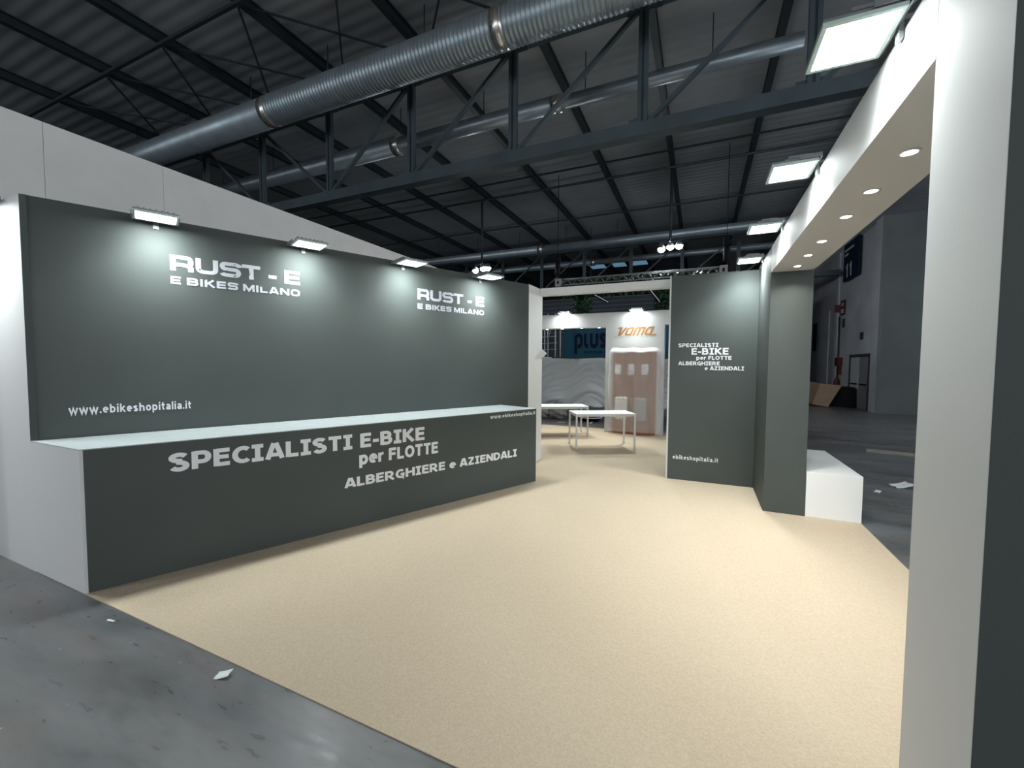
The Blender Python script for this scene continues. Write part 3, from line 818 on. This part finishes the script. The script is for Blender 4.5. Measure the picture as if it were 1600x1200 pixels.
# tables
def make_table(label, loc, rz):
    t = thing('table', label, 'table', loc, rz, 'white tables')
    L_, W_ = 1.27, .66
    mb = MB(); mb.box(-L_ / 2, L_ / 2, -W_ / 2, W_ / 2, .712, .729); build('tabletop', mb, M['table'], t, local=True, bevel=.002)
    mb = MB()
    for a, b, c, d in ((-L_ / 2 + .03, L_ / 2 - .03, -W_ / 2 + .003, -W_ / 2 + .025), (-L_ / 2 + .03, L_ / 2 - .03, W_ / 2 - .025, W_ / 2 - .003),
                       (-L_ / 2 + .003, -L_ / 2 + .025, -W_ / 2 + .03, W_ / 2 - .03), (L_ / 2 - .025, L_ / 2 - .003, -W_ / 2 + .03, W_ / 2 - .03)):
        mb.box(a, b, c, d, .672, .705)
    build('frame', mb, M['leg'], t, local=True)
    for sx in (-1, 1):
        for sy in (-1, 1):
            mb = MB(); x = sx * (L_ / 2 - .017); y = sy * (W_ / 2 - .017)
            mb.box(x - .017, x + .017, y - .017, y + .017, 0, .711); build('leg', mb, M['leg'], t, local=True)
    return t
t1 = make_table('white table in front of the wrapped copper display', (-1.893, 8.91, .006), math.radians(29.3))
dup(t1, (-3.14, 9.93, .006), math.radians(29.3), 'white table half hidden behind the gateway post, left of the other one')

# things behind the far stand
mb = MB()
def sheetf(u, v):
    x = -5.6 + 5.2 * u
    sag = .03 * math.sin(u * 14) + .03 * math.sin(u * 5 + 1)
    z = .40 + (1.55 + sag) * v
    q = v + .22 * math.sin(u * 9 + .6) + .06 * math.sin(u * 23)
    f = .045 * math.sin(q * 19 + u * 6) + .03 * math.sin(q * 37 - u * 11) + .02 * math.sin(q * 61 + u * 29) + .05 * math.sin(u * 21 + v * 2)
    return (x, 13.2 + f * (1.05 - .6 * v), z)
mb.grid(sheetf, 120, 36)
sh = build('fabric_sheet', mb, M['sheet'], label='grey fabric sheet hung like a curtain behind the far stand', category='sheet')
md = sh.modifiers.new('thick', 'SOLIDIFY'); md.thickness = .008
mb = MB(); mb.bar((-5.7, 13.22, 1.97), (-.3, 13.22, 1.97), .03, .03)
for x in (-5.65, -.35): mb.bar((x, 13.26, 0), (x, 13.26, 1.97), .04, .04)
build('sheet_rail', mb, M['steel'], label='thin rail holding up the grey fabric sheet', category='rail')

t = thing('banner_wall', 'petrol blue banner wall with big dark rounded letters, far behind the grey sheet', 'banner', (-3.3, 18.05, 0))
mb = MB(); mb.box(-5.56, -.9, 18.0, 18.15, 0, 3.75); build('board', mb, M['blue'], t)
lettering('lettering', 'plus', blob, .14, (-5.06, 18.0, 2.475), (1, 0, 0), .62, 1.44, M['navy'], t, gap=.1, norm=(0, -1, 0))
lettering('lettering', 'DETOUR BY', sans, .1, (-4.62, 18.0, 2.23), (1, 0, 0), .10, 1.12, M['navy'], t, gap=.12, norm=(0, -1, 0))

t = thing('scaffold', 'pale pipe scaffold standing left of the blue banner wall', 'scaffold', (-6.0, 17.2, 0))
for x, y in ((-6.35, 17.0), (-5.62, 17.0), (-6.35, 17.7), (-5.62, 17.7), (-5.95, 17.0)):
    mb = MB(); mb.tube((x, y, 0), (x, y, 3.9), .028, 8); build('pole', mb, M['alu'], t)
for z in (1.9, 2.35, 2.62, 2.9, 3.3):
    mb = MB(); mb.tube((-6.6, 17.0, z), (-5.55, 17.0, z + .04), .018, 6); build('rail', mb, M['alu'], t)
mb = MB(); mb.tube((-6.0, 16.97, 2.7), (-5.72, 16.97, 3.5), .02, 6); build('brace', mb, M['alu'], t)

# wrapped bundles under the sheet
def lump(name, c, r, label, m, seed, cat, group=None):
    R = random.Random(seed); mb = MB()
    bmesh.ops.create_icosphere(mb.bm, subdivisions=4, radius=1.0)
    ph = [R.uniform(0, 6) for _ in range(6)]
    for v in mb.bm.verts:
        p = v.co.copy()
        k = 1 + .09 * math.sin(p.x * 7 + ph[0]) * math.sin(p.y * 6 + ph[1]) + .07 * math.sin(p.z * 9 + p.x * 5 + ph[2]) + .05 * math.sin(p.y * 17 + p.z * 13 + ph[3])
        v.co = Vector((c[0] + p.x * r[0] * k, c[1] + p.y * r[1] * k, max(.004, c[2] + p.z * r[2] * k)))
    for f in mb.bm.faces: f.smooth = True
    o = build(name, mb, m, label=label, category=cat)
    if group: o['group'] = group
    return o
lump('plastic_bundle', (-4.62, 12.75, .20), (.26, .22, .24), 'crumpled grey plastic bundle on the floor under the sheet, leftmost by the gateway post', M['bag'], 1, 'bundle', 'plastic bundles')
lump('plastic_bundle', (-4.12, 12.85, .24), (.33, .26, .30), 'largest crumpled grey plastic bundle on the floor under the sheet', M['bag'], 2, 'bundle', 'plastic bundles')
lump('plastic_bundle', (-3.62, 12.95, .19), (.22, .22, .22), 'crumpled grey plastic bundle right of the largest one, behind the front table leg', M['bag'], 3, 'bundle', 'plastic bundles')
t = thing('tray', 'flat black tray with a white rim lying behind the tables', 'tray', (-3.05, 12.75, 0))
mb = MB(); mb.lathe((-3.05, 12.75, 0), (0, 0, 1), [(0, .24), (.12, .34), (.13, .33), (.03, .23)], 24); build('shell', mb, M['black'], t)
mb = MB(); mb.lathe((-3.05, 12.75, .115), (0, 0, 1), [(0, .335), (0, .36), (.025, .36), (.025, .335)], 24, caps=False); build('rim', mb, M['paper'], t)

# lighting truss with hoists and greenery ------------------------------------
t = thing('lighting_truss', 'silver lattice lighting truss hanging above the gateway', 'truss', (-2.1, 15.1, 4.65))
x0, x1 = -4.75, .50
cs = [(14.98, 4.88), (15.22, 4.88), (14.98, 4.67), (15.22, 4.67)]
for yy, zz in cs:
    mb = MB(); mb.tube((x0, yy, zz), (x1, yy, zz), .025, 8); build('tube', mb, M['alu'], t)
mb = MB(); n = 26
for i in range(n):
    xa = x0 + (x1 - x0) * i / n; xb = x0 + (x1 - x0) * (i + 1) / n
    za, zb_ = (4.67, 4.88) if i % 2 == 0 else (4.88, 4.67)
    for yy in (14.98, 15.22): mb.tube((xa, yy, za), (xb, yy, zb_), .01, 6)
build('lacing', mb, M['alu'], t)
for xa in (x0 - .23, x1):
    mb = MB(); mb.box(xa, xa + .23, 14.94, 15.26, 4.63, 4.92); b = build('corner_block', mb, M['alu'], t)
    mb = MB(); mb.box(xa + .08, xa + .15, 14.93, 14.94, 4.72, 4.83); build('socket', mb, M['black'], b)
for x, lab in ((-4.93, 'left'), (.69, 'right')):
    h_ = thing('chain_hoist', 'black chain hoist holding up the %s end of the lighting truss' % lab, 'hoist', (x, 15.1, 5.05), group='chain hoists')
    mb = MB(); mb.lathe((x, 15.1, 5.06), (0, 0, 1), [(0, .07), (.04, .1), (.42, .1), (.46, .07)], 14); build('chain_bag', mb, M['black'], h_)
    mb = MB(); mb.box(x - .09, x + .09, 15.02, 15.18, 5.56, 5.86); build('motor', mb, M['black'], h_)
    mb = MB(); mb.tube((x, 15.1, 5.86), (x, 15.1, 8.73), .012, 6); mb.tube((x + .07, 15.1, 4.92), (x + .07, 15.1, 5.56), .012, 6); build('chain', mb, M['black'], h_)

def foliage(name, boxes, nleaf, seed, label):
    R = random.Random(seed); mb = MB()
    for (xa, xb, ya, yb, za, zb_), k in zip(boxes, nleaf):
        for _ in range(k):
            c = Vector((R.uniform(xa, xb), R.uniform(ya, yb), zb_ - (zb_ - za) * R.random() ** 1.2))
            l = R.uniform(.07, .16); w = l * .38
            d = Vector((R.uniform(-1, 1), R.uniform(-1, 1), R.uniform(-1.4, .3))).normalized()
            s = d.cross(Vector((R.uniform(-1, 1), R.uniform(-1, 1), R.uniform(-1, 1)))).normalized() * w
            mb.poly([c, c + d * l * .5 + s, c + d * l, c + d * l * .5 - s])
    return build(name, mb, M['leaf'], label=label, category='plants')
foliage('hanging_garland', [(-4.7, .5, 15.02, 15.4, 4.28, 4.84), (-4.35, -3.75, 15.2, 15.6, 3.3, 4.6), (-1.5, -.5, 15.2, 15.6, 3.2, 4.6)], [2600, 900, 1400], 3, 'green leafy garland hanging along the lighting truss with two long trails of vine')

# horizontal louvre bands of the far stand, behind the greenery
t = thing('louvre_wall', 'dark wall with horizontal louvre bands far behind the greenery', 'wall', (-4, 24, 0))
mb = MB(); mb.box(-14, 3.5, 24.0, 24.2, 0, 5.6); build('wall_panel', mb, M['farwall'], t)
for k in range(9):
    z = 3.6 + k * .24
    mb = MB(); mb.box(-14, 3.5, 23.9, 24.0, z, z + .07); build('slat', mb, M['louvre'], t)

# small stage spots on the truss
def stage_spot(p, d, label):
    t = thing('stage_spotlight', label, 'spotlight', p, group='stage spotlights')
    p = Vector(p); d = Vector(d).normalized()
    mb = MB(); mb.tube(p, p + Vector((0, 0, .55)), .012, 6); build('hanger', mb, M['black'], t)
    mb = MB(); mb.lathe(p - d * .25, d, [(0, .045), (.5, .06)], 14); build('barrel', mb, M['black'], t)
    mb = MB(); mb.bar(p - d * .27 + Vector((0, -.08, 0)), p + d * .3 + Vector((0, -.08, 0)), .02, .03); build('light_strip', mb, M['paper'], t)
stage_spot((-3.25, 14.98, 4.10), (.85, -.1, -.5), 'slanted stage spotlight hanging in the gateway opening, left of centre')
stage_spot((-1.45, 14.98, 4.10), (.6, -.1, -.8), 'slanted stage spotlight hanging in the gateway opening, upper right')
def mini_cluster():
    t = thing('lamp_row', 'row of four tiny bright lamps just above the far white header', 'lamp', (-5.3, 22.0, 4.25))
    for i in range(4):
        mb = MB(); mb.lathe((-5.6 + i * .16, 22.0, 4.1 + (.04, .09, .12, .08)[i]), (0, 0, -1), [(0, .03), (.05, .045), (.07, .02)], 10); build('bulb', mb, M['spot'], t)
    mb = MB(); mb.tube((-5.66, 22.0, 4.25), (-5.06, 22.0, 4.25), .02, 6); mb.tube((-5.36, 22.0, 4.25), (-5.36, 22.0, 8.975), .012, 6); build('rail', mb, M['steel'], t)
mini_cluster()

# ================================================================== RIGHT SIDE OF THE HALL
XW = 6.1
t = thing('hall_sign', 'dark blue hanging sign with the white number 11 on the grey hall wall', 'sign', (XW - .15, 23.0, 5.5))
mb = MB(); mb.box(XW - .16, XW - .10, 22.05, 24.05, 5.6, 7.25); build('sign_board', mb, M['signblue'], t)
lettering('lettering', '11', sans, .11, (XW - .16, 23.7, 5.72), (0, -1, 0), .62, .8, M['dimwhite'], t, gap=.3, norm=(-1, 0, 0))
for z, w in ((6.92, 1.2), (6.72, .5)):
    mb = MB(); mb.box(XW - .165, XW - .16, 23.9 - w, 23.9, z, z + .09); build('text_line', mb, M['dimwhite'], t)
mb = MB()
for yy in (22.2, 24.0): mb.bar((XW - .13, yy, 7.2), (XW, yy, 7.2), .04, .04)
build('bracket', mb, M['steel'], t)

t = thing('fire_sign', 'small red fire equipment sign high on the grey hall wall', 'sign', (XW - .05, 24.4, 4.2))
mb = MB(); mb.box(XW - .06, XW - .02, 24.05, 24.65, 4.15, 4.82); build('sign_board', mb, M['red'], t)
mb = MB(); mb.box(XW - .27, XW - .06, 24.66, 24.70, 4.30, 4.66); build('side_plate', mb, M['red'], t)
mb = MB(); mb.box(XW - .064, XW - .06, 24.15, 24.55, 4.22, 4.42); mb.box(XW - .064, XW - .06, 24.2, 24.5, 4.55, 4.72); build('symbol', mb, M['dimwhite'], t)
mb = MB(); mb.box(XW - .03, XW, 24.1, 24.4, 3.55, 3.95)
build('wall_plate', mb, M['doorframe'], label='small dark plate below the red fire sign', category='plate')
t = thing('fire_hydrant_point', 'red fire hose point with pipe on the grey hall wall', 'fire hose', (XW - .1, 24.4, .0))
mb = MB(); mb.tube((XW - .06, 24.75, .35), (XW - .06, 24.75, 4.1), .03, 8); build('pipe', mb, M['steel'], t)
mb = MB(); mb.box(XW - .2, XW, 24.2, 24.65, 1.75, 2.15); build('hose_box', mb, M['red'], t)
mb = MB(); mb.box(XW - .12, XW, 24.32, 24.5, 1.35, 1.75); build('valve_plate', mb, M['red'], t)
mb = MB(); mb.lathe((XW - .14, 24.42, .55), (0, 0, 1), [(0, .09), (.03, .1), (.55, .1), (.62, .05), (.7, .04)], 14); build('extinguisher', mb, M['red'], t)
mb = MB(); mb.box(XW - .14, XW, 24.7, 24.95, .62, 1.0); build('meter_box', mb, M['doorframe'], t)

# double door in the hall wall
mb = MB(); mb.box(XW - .08, XW, 20.55, 20.68, 0, 2.25); mb.box(XW - .08, XW, 22.85, 22.98, 0, 2.25); mb.box(XW - .08, XW, 20.68, 22.85, 2.13, 2.25)
d1 = build('door_1', mb, M['doorframe'], kind='structure')
for y0, y1, m in ((20.68, 21.75, M['door']), (21.78, 22.85, M['wallgrey'])):
    mb = MB(); mb.box(XW - .05, XW, y0, y1, 0, 2.13); lf = build('door_leaf', mb, m, d1)
    mb = MB(); mb.box(XW - .10, XW - .05, (y0 + y1) / 2 - .35, (y0 + y1) / 2 + .35, .98, 1.03); build('push_bar', mb, M['black'], lf)
mb = MB(); mb.box(XW - .06, XW, 26.6, 30.6, 0, 4.6)
d2 = build('door_2', mb, M['wallgrey'], kind='structure')
mb = MB(); mb.box(XW - .07, XW - .06, 28.9, 29.8, 2.6, 4.2); build('pane', mb, M['doorframe'], d2)
mb = MB(); mb.box(XW - .03, XW, 21.6, 21.95, 2.85, 3.15)
build('exit_plate', mb, M['doorframe'], label='small dark plate on the wall above the double door', category='plate')

# cardboard and dark box beside the column
t = thing('cardboard_sheet', 'big brown cardboard sheet leaning beside the dark column', 'cardboard', (4.8, 21.9, 0))
def slab(mb, a, b, c, d, th):
    a, b, c, d = map(Vector, (a, b, c, d)); n = (b - a).cross(d - a).normalized() * th
    lo = [mb.bm.verts.new(p) for p in (a, b, c, d)]; hi = [mb.bm.verts.new(p + n) for p in (a, b, c, d)]
    mb.bm.faces.new(lo[::-1]); mb.bm.faces.new(hi)
    for i in range(4): mb.bm.faces.new((lo[i], lo[(i + 1) % 4], hi[(i + 1) % 4], hi[i]))
    return mb
build('main_flap', slab(MB(), (4.50, 21.85, .08), (5.04, 21.75, .0), (5.54, 21.95, .92), (4.80, 22.05, .99), .02), M['card'], t)
build('folded_flap', slab(MB(), (4.35, 22.6, .25), (4.49, 21.86, .08), (4.79, 22.06, .99), (4.55, 22.8, 1.05), .02), M['card'], t)
mb = MB(); mb.prism([(5.2, 22.15), (5.94, 21.7), (5.97, 22.8), (5.3, 22.9)], 0, .86)
build('dark_crate', mb, M['black'], label='black crate on the floor behind the leaning cardboard', category='crate', bevel=.01)

mb = MB()
def scrap(c, w, d, rz, name, label, m, lift=.012, seed=1, cat='paper'):
    R = random.Random(seed); mb = MB()
    ca, sa = math.cos(rz), math.sin(rz)
    def f(u, v):
        a = (u - .5) * w + R.uniform(-.003, .003); b = (v - .5) * d + R.uniform(-.003, .003)
        return (c[0] + a * ca - b * sa, c[1] + a * sa + b * ca, .003 + lift * (u * u * .8 + .3 * math.sin(v * 5) ** 2))
    mb.grid(f, 5, 4, smooth=False)
    o = build(name, mb, m, label=label, category=cat)
    md = o.modifiers.new('thick', 'SOLIDIFY'); md.thickness = .002; md.offset = 1
    return o
scrap((-2.383, 1.398), .075, .05, .5, 'paper_scrap', 'largest white paper scrap on the grey floor, near the carpet edge', M['paper'], .02, 1)
scrap((-3.584, 1.395), .07, .012, .1, 'paper_scrap', 'thin white paper sliver on the grey floor below the counter corner', M['paper'], .004, 2)
scrap((2.713, 7.783), .22, .16, .3, 'paper_scrap', 'crumpled white paper on the dark floor right of the white box', M['paper'], .06, 3)
scrap((2.301, 7.32), .07, .06, .9, 'paper_scrap', 'tiny white paper scrap on the dark floor between the white box and the crumpled paper', M['paper'], .02, 4)
scrap((-3.75, 12.0), .22, .07, .1, 'paper_scrap', 'white paper strip on the floor behind the far table', M['paper'], .02, 5)
scrap((-2.9, 12.2), .08, .08, .4, 'paper_scrap', 'small white paper scrap on the floor beside the black tray', M['paper'], .05, 6)
mb = MB(); slab(mb, (3.12, 10.62, .002), (4.9, 10.1, .002), (4.98, 10.55, .002), (3.25, 11.02, .002), .018)
build('floor_board', mb, M['wood'], label='pale flat strip of board lying on the dark floor behind the white box', category='board')
